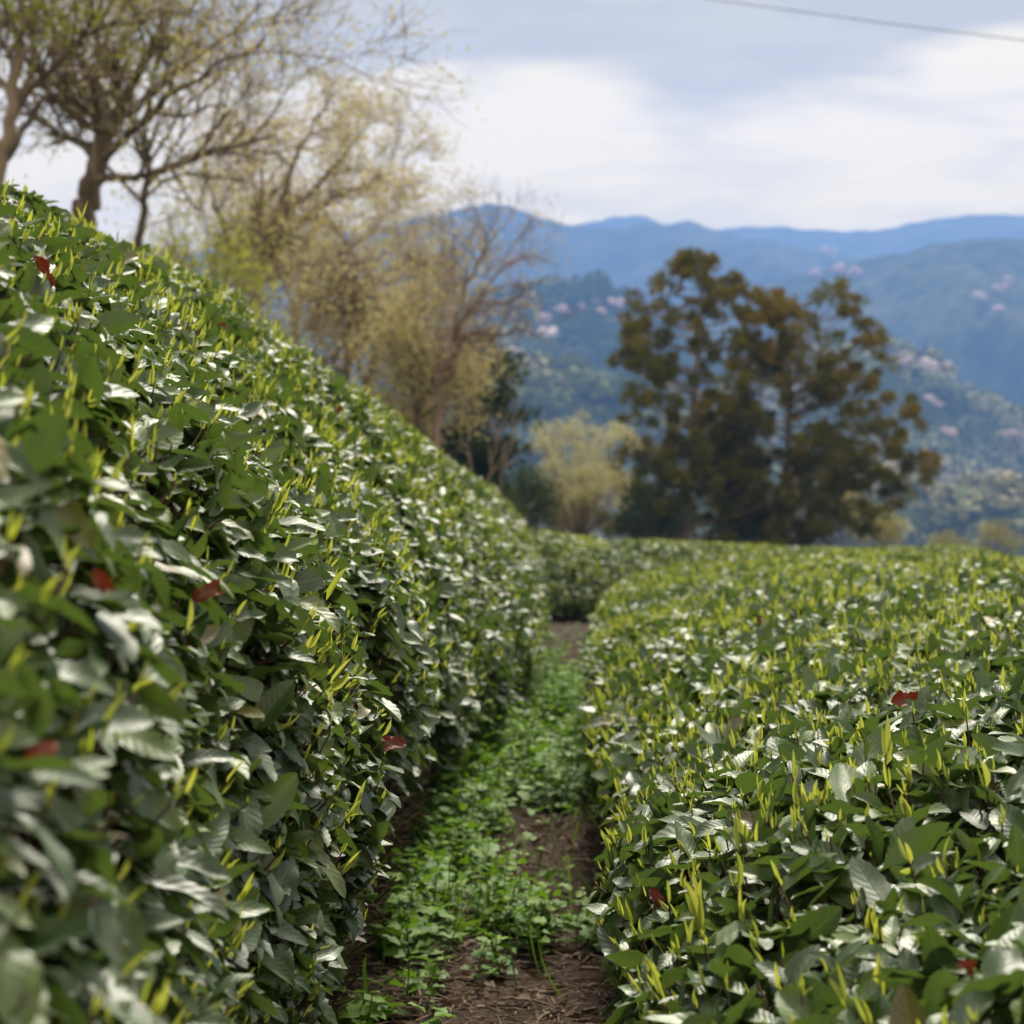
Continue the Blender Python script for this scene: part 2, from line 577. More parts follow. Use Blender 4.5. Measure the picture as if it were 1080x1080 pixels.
M_wood = leaf_mat('forest_crown', [(0, (.014, .032, .012)), (.35, (.025, .048, .016)), (.6, (.08, .105, .030)), (.82, (.17, .18, .065)), (1, (.34, .29, .16))],
                  (.05, .07, .025), rough=.9, transl=.1, veins=False, spec=.05)
M_cherry = leaf_mat('cherry_blossom', [(0, (.56, .38, .40)), (.5, (.74, .55, .55)), (1, (.85, .74, .72))],
                    (.62, .45, .44), rough=.9, transl=.15, tcol=(.7, .5, .5), veins=False, spec=.05)


def woods(name, mt, x0, x1, n, rad, light, nspray=26):
    x = rng.uniform(x0, x1, n)
    y = rng.uniform(mt.D - mt.run * .9, mt.D + mt.run * .15, n)
    z = mt.height(x, y)
    r = rad * (.6 + .7 * rng.random(n))
    lum = fbm(x / (rad * 9) + 7, y / (rad * 9), 3)
    rnd = np.clip(.28 + light + lum * .9 + rng.normal(scale=.06, size=n), 0, 1)
    M = Mesh()
    crown_sprays(M, np.stack([x, y, z + r * .35], -1), r, nspray, rnd)
    o = M.build(name, M_wood)
    o['kind'] = 'stuff'


woods('hill_forest', mt_d, P(380, 0, 1200)[0], P(900, 0, 1200)[0], 1500, 6.5, .16)
woods('foothill_forest', mt_e, P(640, 0, 900)[0], P(1150, 0, 900)[0], 1500, 5.0, .50)
woods('low_forest', mt_f, P(380, 0, 700)[0], P(900, 0, 700)[0], 1300, 4.2, .45)
woods('valley_forest', mt_g, P(640, 0, 480)[0], P(1180, 0, 480)[0], 700, 3.2, .40)


def empty(name, loc):
    o = bpy.data.objects.new(name, None)
    COL.objects.link(o)
    o.location = loc
    o.empty_display_size = .2
    return o


def tag(o, label, cat, group=None):
    o['label'] = label
    o['category'] = cat
    if group:
        o['group'] = group
    return o


# ------------------------------------------------------------------ cherry trees far off on the slopes
cherries = [  # px, py, hill, radius px, brightness
    (592, 337, mt_d, 9, .5), (610, 333, mt_d, 8, .4), (630, 339, mt_d, 9, .5), (648, 329, mt_d, 9, .6), (627, 323, mt_d, 9, .3),
    (655, 345, mt_d, 8, .4), (584, 365, mt_d, 13, .95), (540, 381, mt_d, 10, .7), (575, 344, mt_d, 8, .45),
    (872, 275, mt_b, 9, .2), (884, 293, mt_c, 9, .3), (860, 295, mt_c, 7, .2), (903, 296, mt_c, 9, .1),
    (1033, 319, mt_c, 7, .8), (1060, 301, mt_c, 6, .4), (1051, 312, mt_c, 7, .3), (1052, 333, mt_c, 7, .4),
    (975, 398, mt_e, 12, .8), (998, 385, mt_e, 6, .8), (953, 379, mt_e, 5, .5), (956, 391, mt_e, 8, .3), (946, 388, mt_e, 5, .3),
    (975, 431, mt_e, 9, .6), (988, 434, mt_e, 7, .4), (1000, 467, mt_e, 10, .25), (1063, 468, mt_e, 9, .15), (1076, 487, mt_e, 8, .1)]
CH_LABEL = {id(mt_d): 'far pale pink cherry tree in bloom on the wooded hill behind the bare branches',
            id(mt_b): 'tiny faded pink cherry tree high on the blue mountain',
            id(mt_c): 'tiny pink cherry tree on the blue mountainside at right',
            id(mt_e): 'small pink cherry tree in bloom on the foothill right of the cedars'}
CH_ONE = {6: 'broadest whitish cherry tree alone below the pink cluster on the wooded hill',
          7: 'pink cherry tree on the wooded hill just above the dark evergreen',
          13: 'brightest of the pink cherry trees on the high mountainside at right',
          17: 'largest and palest pink cherry tree near the crest of the foothill',
          18: 'small white cherry tree standing on the foothill crest furthest right',
          24: 'deep pink round cherry tree half way down the foothill slope'}
for i, (px, py, mt, rp, br) in enumerate(cherries):
    p = mt.hit(px, py)
    if p is None:
        continue
    r = rp * p[1] / FPX * .95
    e = empty('cherry_tree', p - np.array([0, 0, r * .5]))
    tag(e, CH_ONE.get(i, CH_LABEL[id(mt)]), 'cherry tree', 'cherry trees in bloom on the far slopes')
    M = Mesh()
    k = 5
    cs = p + rng.normal(scale=(r * .45, r * .35, r * .22), size=(k, 3)) + np.array([0, -r * .6, r * .9])
    crown_sprays(M, cs, np.full(k, r * .6), 40, np.full(k, br))
    M.build('crown', M_cherry, e)
    M = Mesh()
    M.tube([p - np.array([0, 0, r * .7]), p, p + np.array([0, 0, r * .5])], [r * .09, r * .07, r * .03], 6)
    M.build('trunk', M_twig, e)

# ------------------------------------------------------------------ haze
hm, t = new_mat('haze')
vol = t.n('ShaderNodeVolumePrincipled', {'Color': (.22, .41, .90, 1), 'Density': .00036, 'Anisotropy': .1})
t.n('ShaderNodeOutputMaterial', {'Volume': vol.outputs[0]})
hx = Mesh()
x0, x1, y0, y1, z0, z1 = -2650, 2650, -330, 3850, -175, 416
V = np.array([(x, y, z) for x in (x0, x1) for y in (y0, y1) for z in (z0, z1)], float)
hx.add(V, [(0, 1, 3, 2), (4, 6, 7, 5), (0, 4, 5, 1), (2, 3, 7, 6), (0, 2, 6, 4), (1, 5, 7, 3)])
ho = hx.build('haze', hm, smooth_=False)
ho['kind'] = 'stuff'


# ------------------------------------------------------------------ tea hedges
def catmull(pts, n):
    pts = np.array(pts, float)
    p = np.vstack([2 * pts[0] - pts[1], pts, 2 * pts[-1] - pts[-2]])
    out = []
    for i in range(len(pts) - 1):
        s = np.linspace(0, 1, 40, endpoint=False)[:, None]
        a, b, c, d = p[i:i + 4]
        out.append(.5 * (2 * b + (c - a) * s + (2 * a - 5 * b + 4 * c - d) * s ** 2 + (3 * b - a - 3 * c + d) * s ** 3))
    out = np.vstack(out + [pts[-1:]])
    L = np.r_[0, np.cumsum(np.linalg.norm(np.diff(out, axis=0), axis=1))]
    q = np.linspace(0, L[-1], n)
    return np.stack([np.interp(q, L, out[:, k]) for k in range(2)], -1), L[-1]


class Hedge:
    """surface of a clipped hedge: section (a, h) swept along a path; s runs over the section, t along the row"""
    def __init__(self, section, axis, t0, t1, seed, mound=.05, flip=1):
        self.sec, self.S = catmull(section, 400)
        d = np.gradient(self.sec, axis=0)
        n = np.stack([-d[:, 1], d[:, 0]], -1) * flip
        self.n2 = nrm(n)
        self.axis, self.t0, self.t1, self.seed, self.mound = axis, t0, t1, seed, mound

    def at(self, s, t, depth=0.0):
        k = np.clip(s, 0, 1) * 399
        a = np.interp(k, np.arange(400), self.sec[:, 0])
        h = np.interp(k, np.arange(400), self.sec[:, 1])
        na = np.interp(k, np.arange(400), self.n2[:, 0])
        nh = np.interp(k, np.arange(400), self.n2[:, 1])
        bump = self.mound * (fbm(s * self.S * 1.7 + self.seed, t * 1.7, 3)) + .02 * fbm(s * self.S * 8, t * 8 + self.seed, 2)
        off = bump - depth
        # round off the ends of the row
        e = np.minimum(smooth(t, self.t0 - .1, self.t0 + .5), 1 - smooth(t, self.t1 - .9, self.t1 + .15))
        return self.axis(a + na * off, h + nh * off, t, e, na, nh)


def left_axis(a, h, t, e, na, nh):
    end = smooth(t, 13.2, 17.5)
    u = a + .0004 * t * t + (.04 * smooth(t, 3, 4.5) + .18 * smooth(t, 4.5, 9.5)) * smooth(-h, -.25, .5) * (1 - smooth(t, 10.5, 14.5)) + .15 * smooth(t, 9.5, 14.5)
    h = h + (.075 * smooth(t, 4.0, 5.5) * (1 - smooth(t, 9.5, 12)) - .02 - .03 * (1 - smooth(t, 4, 5.2))) * smooth(h, -.2, .5)
    hh = -.85 + (h + .85) * (.55 + .45 * e)
    p = H(u, hh, t)
    n = na[..., None] * hr + nh[..., None] * hn
    return p, nrm(n)


def right_axis(a, h, t, e, na, nh):
    sh = .0016 * np.minimum(t, 12) ** 2 + .038 * np.clip(t - 12, 0, None)
    lift = .045 * smooth(t, 9, 14.5) * smooth(-a, -1.3, -.5)
    hh = -.85 + (h + lift + .85) * (.4 + .6 * e)
    u = a + sh + (1 - e) * .25 * (t > 5)
    p = H(u, hh, t)
    n = na[..., None] * hr + nh[..., None] * hn
    return p, nrm(n)


# the row beyond runs off to the right
FA = np.array([-.75, 18.6])
FB = np.array([6.5, 28.0])
fdir = (FB - FA) / np.linalg.norm(FB - FA)
fnor = np.array([fdir[1], -fdir[0]])      # towards the viewer and right


def far_axis(a, h, t, e, na, nh):
    u = FA[0] + fdir[0] * t + fnor[0] * a
    tt = FA[1] + fdir[1] * t + fnor[1] * a
    base = -.85 + .0004 * np.minimum(tt, 26) ** 2
    top = .88 - .20 * smooth(t, 0, 3.2) - .14 * smooth(t, 3, 8)
    hh = base + (h + 0) * top * (.5 + .5 * e)
    p = H(u, hh, tt)
    n = na[..., None] * (fnor[0] * hr + fnor[1] * hd) + nh[..., None] * hn
    return p, nrm(n)


HL = Hedge([(-.40, -.85), (-.335, -.62), (-.30, -.38), (-.325, -.05), (-.45, .17), (-.68, .43), (-.95, .625), (-1.25, .74), (-1.6, .74), (-2.0, .55), (-2.2, .1), (-2.2, -.2)],
           left_axis, .62, 17.0, 2.0, .105, flip=-1)
HR = Hedge([(.33, -.85), (.20, -.72), (.115, -.56), (.13, -.455), (.22, -.385), (.36, -.325), (.6, -.27), (1.0, -.205), (1.5, -.145), (2.0, -.115), (2.5, -.14), (2.9, -.28), (3.05, -.75)],
           right_axis, 1.0, 17.2, 11.0, .07, flip=1)
HF = Hedge([(.66, 0), (.70, .28), (.56, .60), (.30, .87), (-.05, 1.0), (-.5, .95), (-.75, .6), (-.75, 0)],
           far_axis, 0, 11.5, 23.0, .06, flip=-1)
UP = np.array([0, 0, 1.])


HL.holes = [(.68, 1.34, .055), (.52, 2.05, .05), (.9, 1.75, .035), (.60, 3.3, .06), (.45, 2.7, .05), (1.2, 2.6, .035), (.40, 1.6, .05), (1.0, 3.4, .04)]
HR.holes = [(1.05, 3.6, .05), (.7, 2.6, .04)]


def hedge_leaves(hd_, M, MS, MT, N, ts, s_rng, lod, up_w, bare=None, size=1.0, shoots=350, stubs=30, band_area=1.0):
    """leaves, shoots and clipped stubs of one band of a hedge"""
    # leaves
    t = rng.uniform(ts[0], ts[1], N)
    s = rng.uniform(s_rng[0], s_rng[1], N)
    dep = rng.exponential(.045, N) - .015
    keep = dep < .22
    if bare is not None:
        keep &= rng.random(N) > bare(s, t)
    holes = fbm(s * hd_.S * 3.2 + 40, t * 3.2, 2)
    keep &= ~((holes < -.34) & (dep < .05) & (rng.random(N) < .8))
    for (hs, ht, hr_) in getattr(hd_, 'holes', []):
        dd_ = ((s * hd_.S - hs) / hr_) ** 2 + ((t - ht) / hr_) ** 2
        keep &= ~((dd_ < 1) & (dep < .13) & (rng.random(N) < .93))
    t, s, dep = t[keep], s[keep], dep[keep]
    n = len(t)
    p, nn = hd_.at(s, t, dep)
    out = nrm(nn + up_w * UP)
    rv = rand_unit(n)
    d = nrm(rv - (rv * out).sum(1, keepdims=True) * out * .75 + nn * .38 + .22 * UP * rng.random((n, 1)))
    fn = out + rng.normal(scale=.42, size=(n, 3))
    L = np.clip(rng.normal(.062, .016, n), .026, .105) * size
    W = L * rng.uniform(.30, .46, n)
    cut = np.where(rng.random(n) < .08, rng.uniform(.6, .9, n), 1.0)
    nu, nv, serr = lod
    leaves(M, p - d * L[:, None] * .35, d, fn, L, W, rng.uniform(.12, .55, n), rng.uniform(.1, 1.1, n) - (rng.random(n) < .2) * .7,
           rng.uniform(.005, .05, n), nu, nv, rnd=rng.random(n) ** 1.15, serr=serr, cut=cut, shape=(.56, .70))
    # shoots
    K = int(shoots * band_area)
    t = rng.uniform(ts[0], ts[1], K)
    s = rng.uniform(s_rng[0], s_rng[1], K)
    dens = smooth(fbm(s * hd_.S * 2.6 + 9, t * 2.6, 3), -.3, .3)
    keep = rng.random(K) < dens * .95 + .18
    if hd_ is HL:
        keep &= rng.random(K) < .50 + .50 * smooth(s * hd_.S, .5, 1.1)
    if bare is not None:
        keep &= rng.random(K) > np.minimum(1, bare(s, t) * 1.3 + .15 * (bare(s, t) > 0))
    t, s = t[keep], s[keep]
    K = len(t)
    p, nn = hd_.at(s, t, rng.uniform(-.031, .010, K))
    ax = nrm(UP * 1.0 + nn * .55 + rng.normal(scale=.20, size=(K, 3)))
    Ls = np.clip(rng.normal(.0200, .0075, K), .007, .040) * size
    big = rng.random(K) < .07
    Ls = np.where(big, Ls * 1.45, Ls)
    su = max(3, nu // 3)
    cr = rng.random(K) * .6 + .36
    for j in range(3):
        has = rng.random(K) < (1.0, .85, .5)[j]
        dd = nrm(ax + rng.normal(scale=(.06, .17, .50)[j], size=(K, 3)))[has]
        ll = (Ls * (1.0, .88, .72)[j] * rng.uniform(.8, 1.15, K))[has]
        off = (ax * Ls[:, None] * (.15, .0, -.12)[j])[has]
        face = rand_unit(len(dd))
        leaves(MS, p[has] + off, dd, face, ll, ll * rng.uniform(.10, .165, len(dd)) * (1.0, 1.15, 2.0)[j], rng.uniform(1.0, 2.2, len(dd)),
               rng.uniform(-.4, .35, len(dd)), .01, su, 2, rnd=np.clip(cr[has] - (0, .05, .35)[j] + rng.normal(scale=.18, size=len(dd)), 0, 1), shape=(.5, .75))
    if nu >= 14:      # reddish stalks under the nearest shoots
        for i in range(K):
            MT.tube([p[i] - ax[i] * Ls[i] * 1.3 - nn[i] * .01, p[i] - ax[i] * Ls[i] * .4, p[i] + ax[i] * Ls[i] * .15], [.0013, .0011, .0009], 4, (rng.random(), .5, .5, .5))
    # clipped woody stubs and shoot stalks
    K = int(stubs * band_area)
    if K:
        t = rng.uniform(ts[0], ts[1], K)
        s = rng.uniform(s_rng[0], s_rng[1], K)
        p0, nn = hd_.at(s, t, .10)
        dd = nrm(nn * .8 + UP * .7 + rng.normal(scale=.35, size=(K, 3)))
        ll = rng.uniform(.06, .13, K)
        for i in range(K):
            q = p0[i]
            MT.tube([q, q + dd[i] * ll[i] * .5 + rng.normal(scale=.003, size=3), q + dd[i] * ll[i]], np.array([.0022, .0018, .0014]) * rng.uniform(.8, 1.4), 4,
                    (rng.random(), .5, .5, .5))


def inner_hull(hd_, depth, nt, ns=60):
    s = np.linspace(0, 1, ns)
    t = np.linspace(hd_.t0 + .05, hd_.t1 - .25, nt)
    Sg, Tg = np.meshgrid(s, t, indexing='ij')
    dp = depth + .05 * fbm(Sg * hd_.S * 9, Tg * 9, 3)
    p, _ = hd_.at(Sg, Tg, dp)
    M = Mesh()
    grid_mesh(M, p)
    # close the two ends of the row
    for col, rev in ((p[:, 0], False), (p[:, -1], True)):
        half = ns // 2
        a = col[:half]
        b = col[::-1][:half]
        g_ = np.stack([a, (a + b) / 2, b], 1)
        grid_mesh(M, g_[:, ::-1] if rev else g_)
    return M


def inner_twigs(hd_, M, N, ts, s_rng, deep=.16):
    t = rng.uniform(ts[0], ts[1], N)
    s = rng.uniform(s_rng[0], s_rng[1], N)
    p1, nn = hd_.at(s, t, rng.uniform(.0, .05, N))
    p0, _ = hd_.at(s + rng.normal(scale=.015, size=N), t + rng.normal(scale=.05, size=N), deep)
    p0[:, 2] -= rng.uniform(.03, .16, N)
    mid = (p0 + p1) / 2 + rng.normal(scale=.014, size=(N, 3))
    rr = rng.uniform(.0012, .0042, N)
    for i in range(N):
        M.tube([p0[i], mid[i], p1[i]], [rr[i] * 1.5, rr[i] * 1.1, rr[i] * .7], 4, (rng.random(), .5, .5, .5))


def stems(hd_, M, ts, n, s0, a_in):
    """bare woody stems rising from the ground under the hedge's skirt"""
    for i in range(n):
        t = rng.uniform(*ts)
        pg, nn = hd_.at(np.array([s0]), np.array([t]), np.array([a_in + rng.uniform(0, .10)]))
        pg = pg[0]
        pg[2] = ground_z(pg[0], pg[1]) - .03
        s1 = s0 + rng.uniform(.05, .17)
        pt, _ = hd_.at(np.array([s1]), np.array([t + rng.normal(scale=.12)]), np.array([rng.uniform(.03, .12)]))
        pt = pt[0]
        k = np.linspace(0, 1, 6)[:, None]
        path = pg + (pt - pg) * k + rng.normal(scale=.014, size=(6, 3)) * np.sin(k * 3.14)
        r0 = rng.uniform(.003, .010)
        M.tube(path, np.linspace(r0, r0 * .45, 6), 5, (rng.random(), .5, .5, .5))


def area(hd_, ts, s_rng):
    return hd_.S * (s_rng[1] - s_rng[0]) * (ts[1] - ts[0])


LOD0, LOD1, LOD2 = (16, 4, .045), (8, 2, .04), (5, 2, 0)


def build_hedge(name, label, hd_, bands, bare, hull_depth, extra=None):
    e = empty(name, hd_.at(np.array([.5]), np.array([(hd_.t0 + hd_.t1) / 2]))[0][0] * np.array([1, 1, 0]))
    e.location.z = float(ground_z(e.location.x, e.location.y))
    tag(e, label, 'tea hedge')
    M, MS, MT = Mesh(), Mesh(), Mesh()
    for (ts, s_rng, dens, lod, up_w, shoots, stubs, size) in bands:
        A = area(hd_, ts, s_rng)
        hedge_leaves(hd_, M, MS, MT, int(A * dens), ts, s_rng, lod, up_w, bare, size, shoots, stubs, A)
    if extra:
        extra(MT)
    M.build('foliage', M_tea, e)
    MS.build('young_shoots', M_shoot, e)
    MT.build('branchwork', M_twig, e)
    inner_hull(hd_, hull_depth, 160).build('dark_hull', M_hull, e)  # closed dark sheet added inside the hedge so leaf gaps look shaded
    return e


def bare_left(s, t):
    h = s * HL.S            # metres up the skirt
    edge = .26 + .22 * fbm(t * 1.5, .3, 3) - .12 * smooth(t, 8, 12)
    edge = edge + .22 * smooth(t, 3.0, 3.8) * (1 - smooth(t, 4.9, 6.0)) - .06 * smooth(t, 5.5, 7)
    edge = np.where(t < 2.6, .15, edge)
    return 1 - smooth(h, edge - .10, edge + .10)


def bare_right(s, t):
    h = s * HR.S
    edge = .16 + .15 * fbm(t * 1.9, 7.3, 3)
    return 1 - smooth(h, edge - .08, edge + .08)


def bare_far(s, t):
    h = s * HF.S
    edge = .20 + .2 * fbm(t * 1.2, 1.3, 3)
    return .95 * (1 - smooth(h, edge - .1, edge + .1))


VIS = .62
build_hedge('tea_hedge', 'tall sloping tea hedge rising along the left of the path with yellow shoots', HL, [
    ((.66, 4.2), (0, VIS), 3700, LOD0, 1.3, 900, 130, .90),
    ((4.2, 8.0), (0, VIS), 3300, LOD1, 1.25, 950, 12, .93),
    ((8.0, 17.0), (0, VIS), 2100, LOD2, 1.2, 820, 0, 1.06),
    ((.66, 17.0), (VIS, 1), 700, LOD2, .55, 60, 0, 1.2)], bare_left, .15,
    lambda MT: (inner_twigs(HL, MT, 4200, (.7, 5.5), (.02, .55)), inner_twigs(HL, MT, 900, (5.5, 10), (.02, .3)),
                stems(HL, MT, (2.0, 9), 420, .0, .10)))
build_hedge('tea_hedge', 'low broad tea hedge filling the right side, its clipped top seen from above', HR, [
    ((1.05, 4.4), (0, .86), 3400, LOD0, .9, 820, 150, .96),
    ((4.4, 8.0), (0, .86), 2800, LOD1, .9, 900, 12, 1.06),
    ((8.0, 17.2), (0, .86), 2000, LOD2, .9, 800, 0, 1.1),
    ((1.05, 17.2), (.86, 1), 700, LOD2, .5, 80, 0, 1.2)], bare_right, .13,
    lambda MT: (inner_twigs(HR, MT, 2000, (1.1, 6), (.02, .6)), stems(HR, MT, (2.5, 9), 260, .02, .08)))
build_hedge('tea_hedge', 'blurred tea hedge crossing behind the end of the path between the other two', HF, [
    ((0, 11.5), (0, .72), 1900, LOD2, 1.5, 1100, 0, 1.15),
    ((0, 11.5), (.72, 1), 500, LOD2, .5, 60, 0, 1.2)], bare_far, .14,
    lambda MT: stems(HF, MT, (.1, 5), 120, .0, .10))

# ------------------------------------------------------------------ weeds and litter on the path
def path_pt(u, t, dz_=0.0):
    p = H(u, np.full_like(u, -.85), t)
    p[:, 2] = ground_z(p[:, 0], p[:, 1]) + dz_
    return p


def weed_density(u, t):
    right_edge = .30 + .0016 * t * t
    d = smooth(t, 4.0, 4.5) * (1 - smooth(t, 9.8, 10.8))
    d = d * (.35 + .65 * smooth(t, 5.9, 6.5)) + .10 * (1 - smooth(t, 9, 10.5)) + .012
    n = fbm(u * 3 + 3.1, t * 1.6, 3)
    d = d * smooth(n, -.16, .14)
    gap = np.exp(-((t - 5.7) / .12) ** 2) * smooth(u, -.02, .12)
    gap2 = np.exp(-((t - 7.8) / .3) ** 2 - ((u - .12) / .10) ** 2)
    gap3 = smooth(u, .05, .18) * (1 - smooth(t, 4.5, 4.9)) * .2
    d = d * (1 - .95 * np.maximum(gap, gap2)) * (1 - gap3)
    d = np.maximum(d, (.25 + .5 * smooth(n, -.15, .1)) * smooth(t, 6.1, 6.6) * (1 - smooth(t, 9.2, 10)))
    hug = np.exp(-((u + .22) / .10) ** 2) * smooth(t, 4.2, 5) * (1 - smooth(t, 10.8, 11.8))
    d = np.maximum(d, hug * .6)
    d = np.maximum(d, .03 * smooth(n, -.1, .2))
    return np.clip(d, .015 * (t < 5), 1)


WM, WT = Mesh(), Mesh()
N = 9500
t_ = rng.uniform(3.2, 17, N)
u_ = rng.uniform(-.42, .45, N) + .0010 * t_ ** 2 * (t_ > 8)
keep = rng.random(N) < weed_density(u_, t_)
u_, t_ = u_[keep], t_[keep]
base = path_pt(u_, t_)
hgt = np.clip(rng.normal(.125, .055, len(u_)), .02, .27) * (.55 + .45 * smooth(t_, 4.2, 5.2)) * (1 - .5 * smooth(t_, 11, 12.5))
hgt *= np.clip(.35 + 1.5 * (vnoise(u_ * 5, t_ * 2.5) + .5), .4, 1.9)
for i in range(len(u_)):
    lean = rng.normal(scale=.18, size=3)
    top = base[i] + np.array([lean[0], lean[1], 1]) * hgt[i]
    WT.tube([base[i] - np.array([0, 0, .01]), (base[i] + top) / 2 + rng.normal(scale=.004, size=3), top], [.0016, .0013, .0009], 4, (rng.random(), .5, .5, .5))
pf = rng.uniform(.6, 1.35, len(u_))
pc = rng.random(len(u_))
for j in range(11):
    n = len(u_)
    f = np.clip(.15 + j / 12 + rng.normal(scale=.06, size=n), .05, 1.02)
    q = base + np.stack([rng.normal(scale=.004, size=n), rng.normal(scale=.004, size=n), hgt * f], -1)
    ang = j * 2.4 + rng.random(n) * .9
    el = rng.uniform(-.1, .55, n) + .35 * (j > 8)
    d = np.stack([np.cos(ang) * np.cos(el), np.sin(ang) * np.cos(el), np.sin(el)], -1)
    L = rng.uniform(.022, .046, n) * (1 - .25 * (j > 8)) * pf
    leaves(WM, q + d * .006, d, UP + rng.normal(scale=.28, size=(n, 3)), L, L * rng.uniform(.5, .78, n), rng.uniform(.1, .4, n), rng.uniform(.1, 1.0, n), .05,
           6, 2, rnd=np.clip(rng.random(n) * .3 + pc * .5 + .25 * (j > 7), 0, 1), serr=.16, shape=(.42, .62))
n = 1500          # grass blades among the weeds
t_ = rng.uniform(3.6, 12, n)
u_ = rng.uniform(-.4, .45, n)
kp = rng.random(n) < .25 + .75 * weed_density(u_, t_)
u_, t_ = u_[kp], t_[kp]
n = len(u_)
d = nrm(np.stack([rng.normal(scale=.45, size=n), rng.normal(scale=.45, size=n), np.ones(n)], -1))
L = rng.uniform(.05, .20, n)
leaves(WM, path_pt(u_, t_, -.005), d, rand_unit(n), L, rng.uniform(.003, .007, n), .4, rng.uniform(.2, 1.6, n), 0, 6, 2, rnd=rng.random(n), shape=(.3, .5))
wo = WM.build('weeds', M_weed)
wo['kind'] = 'stuff'
ws = WT.build('weed_stems', M_weed)
ws['kind'] = 'stuff'

LM = Mesh()
N = 5200
t_ = 3.0 + rng.exponential(2.2, N)
t_ = t_[t_ < 14]
n = len(t_)
u_ = rng.uniform(-.5, .5, n)
q = path_pt(u_, t_, .004)
ang = rng.uniform(0, 6.28, n)
ll = np.clip(rng.lognormal(-3.0, .6, n), .012, .17)
for i in range(n):
    dv = np.array([math.cos(ang[i]), math.sin(ang[i]), rng.normal(scale=.10)]) * ll[i] / 2
    sd = np.array([-dv[1], dv[0], 0]) * rng.normal(scale=.22)
    lift = np.array([0, 0, rng.uniform(0, .012)])
    a, b, c = q[i] - dv + lift, q[i] + sd + lift * 1.4, q[i] + dv + lift
    a[2] = max(a[2], ground_z(a[0], a[1]) + .001)
    c[2] = max(c[2], ground_z(c[0], c[1]) + .001)
    r = rng.uniform(.0006, .0017) * (1 + (rng.random() < .06) * 1.5)
    LM.tube([a, b, c], [r * 1.1, r, r * .8], 4, (rng.random() ** .8, .5, .5, .5))
lo = LM.build('twig_litter', M_straw)
lo['kind'] = 'stuff'
M_dry = leaf_mat('fallen_leaf', [(0, (.030, .018, .012)), (.6, (.085, .05, .03)), (1, (.20, .13, .085))], (.12, .08, .05), rough=.7, transl=.1, tcol=(.2, .1, .05), spec=.2)
DM = Mesh()
n = 1500
t_ = 3.0 + rng.exponential(2.6, n)
u_ = rng.uniform(-.5, .55, n)
q = path_pt(u_, t_, .008)
ang = rng.uniform(0, 6.28, n)
d = np.stack([np.cos(ang), np.sin(ang), rng.normal(scale=.2, size=n)], -1)
L = rng.uniform(.012, .05, n)
leaves(DM, q, d, UP + rng.normal(scale=.6, size=(n, 3)), L, L * rng.uniform(.25, .6, n), rng.uniform(.1, .9, n), rng.uniform(-.8, 1.8, n), .08, 6, 2, serr=.04)
do = DM.build('fallen_leaf_litter', M_dry)
do['kind'] = 'stuff'


# ------------------------------------------------------------------ single red leaves caught in the hedges
def on_hedge(hd_, px, py, depth=-.012):
    """the point of a hedge that shows at a pixel"""
    s, t = np.meshgrid(np.linspace(.0, .9, 500), np.linspace(hd_.t0, hd_.t1 - .5, 1600), indexing='ij')
    p, nn = hd_.at(s, t, depth)
    r = p - CAM
    D = r @ _f
    x = 540 + FPX * r[..., 0] / D
    y = 540 - FPX * (r @ _u) / D
    e = (x - px) ** 2 + (y - py) ** 2 + (D > 0) * D * D * 1.5
    k = np.unravel_index(np.argmin(e), e.shape)
    return p[k], nn[k]


def red_leaf(hd_, px, py, L, W, lab, hue, d, n, curl, fold=.5, depth=-.02, kind='dead_leaf'):
    p, nn = on_hedge(hd_, px, py, depth)
    M = Mesh()
    d = nrm(np.array([d], float))
    leaves(M, p[None] - d * L * .5, d, np.array([n], float), np.array([L * 1.15]), np.array([W * .8]), fold + .35, curl, .16, 16, 4, rnd=np.array([hue]), serr=.05, shape=(.6, .8))
    o = M.build('dead_leaf', M_dead, origin=p)
    tag(o, lab, 'leaf', 'red leaves caught in the hedges')


red_leaf(HR, 953, 741, .042, .032, 'bright red curled leaf lying on the right hedge top', .45, (1, .1, .1), (0, -.8, .6), .9, .9, -.03)
red_leaf(HL, 410, 784, .040, .030, 'russet red leaf above the dark bare base of the left hedge', .35, (1, -.2, .2), (.1, -.9, .4), 1.0, .4, -.03)
red_leaf(HL, 219, 628, .030, .019, 'curled orange brown leaf in the middle of the left hedge face', .75, (.8, -.2, .5), (.1, -.9, .3), 1.8, .7, -.03)
red_leaf(HL, 231, 343, .036, .013, 'narrow dark red leaf near the crest of the left hedge', .25, (1, 0, .1), (0, -.6, .8), .5, .6, -.03)
red_leaf(HR, 690, 947, .022, .018, 'small dark red leaf on the lower path side of the right hedge', .2, (.5, -.3, -.6), (0, -.9, .5), 1.0, .5, -.03)
red_leaf(HL, 40, 793, .020, .014, 'blurred rust brown leaf low at the left edge of the picture', .7, (.6, -.1, .6), (.2, -.9, .3), 1.0, .5, -.03)
red_leaf(HR, 800, 655, .034, .020, 'tiny dark red leaf far along the right hedge top', .2, (.3, .1, .9), (0, -.9, .3), .6, .5, -.03)
red_leaf(HL, 358, 433, .026, .016, 'tiny crimson leaf on the left hedge below its crest', .4, (.2, 0, .9), (0, -.9, .4), .6, .5, -.03)
red_leaf(HL, 105, 610, .020, .013, 'dark brown curled leaf in the left hedge beside the orange brown one', .6, (.5, 0, -.8), (.1, -.9, .3), 1.5, .5, -.03)
red_leaf(HL, 47, 285, .036, .012, 'brown folded leaf under the top corner of the left hedge', .55, (.6, .1, -.7), (.2, -.8, .4), .9, .9, -.03)
red_leaf(HR, 1020, 1022, .018, .012, 'small brown leaf at the front of the right hedge', .6, (.8, .1, -.3), (0, -.8, .6), .9, .6, -.03)


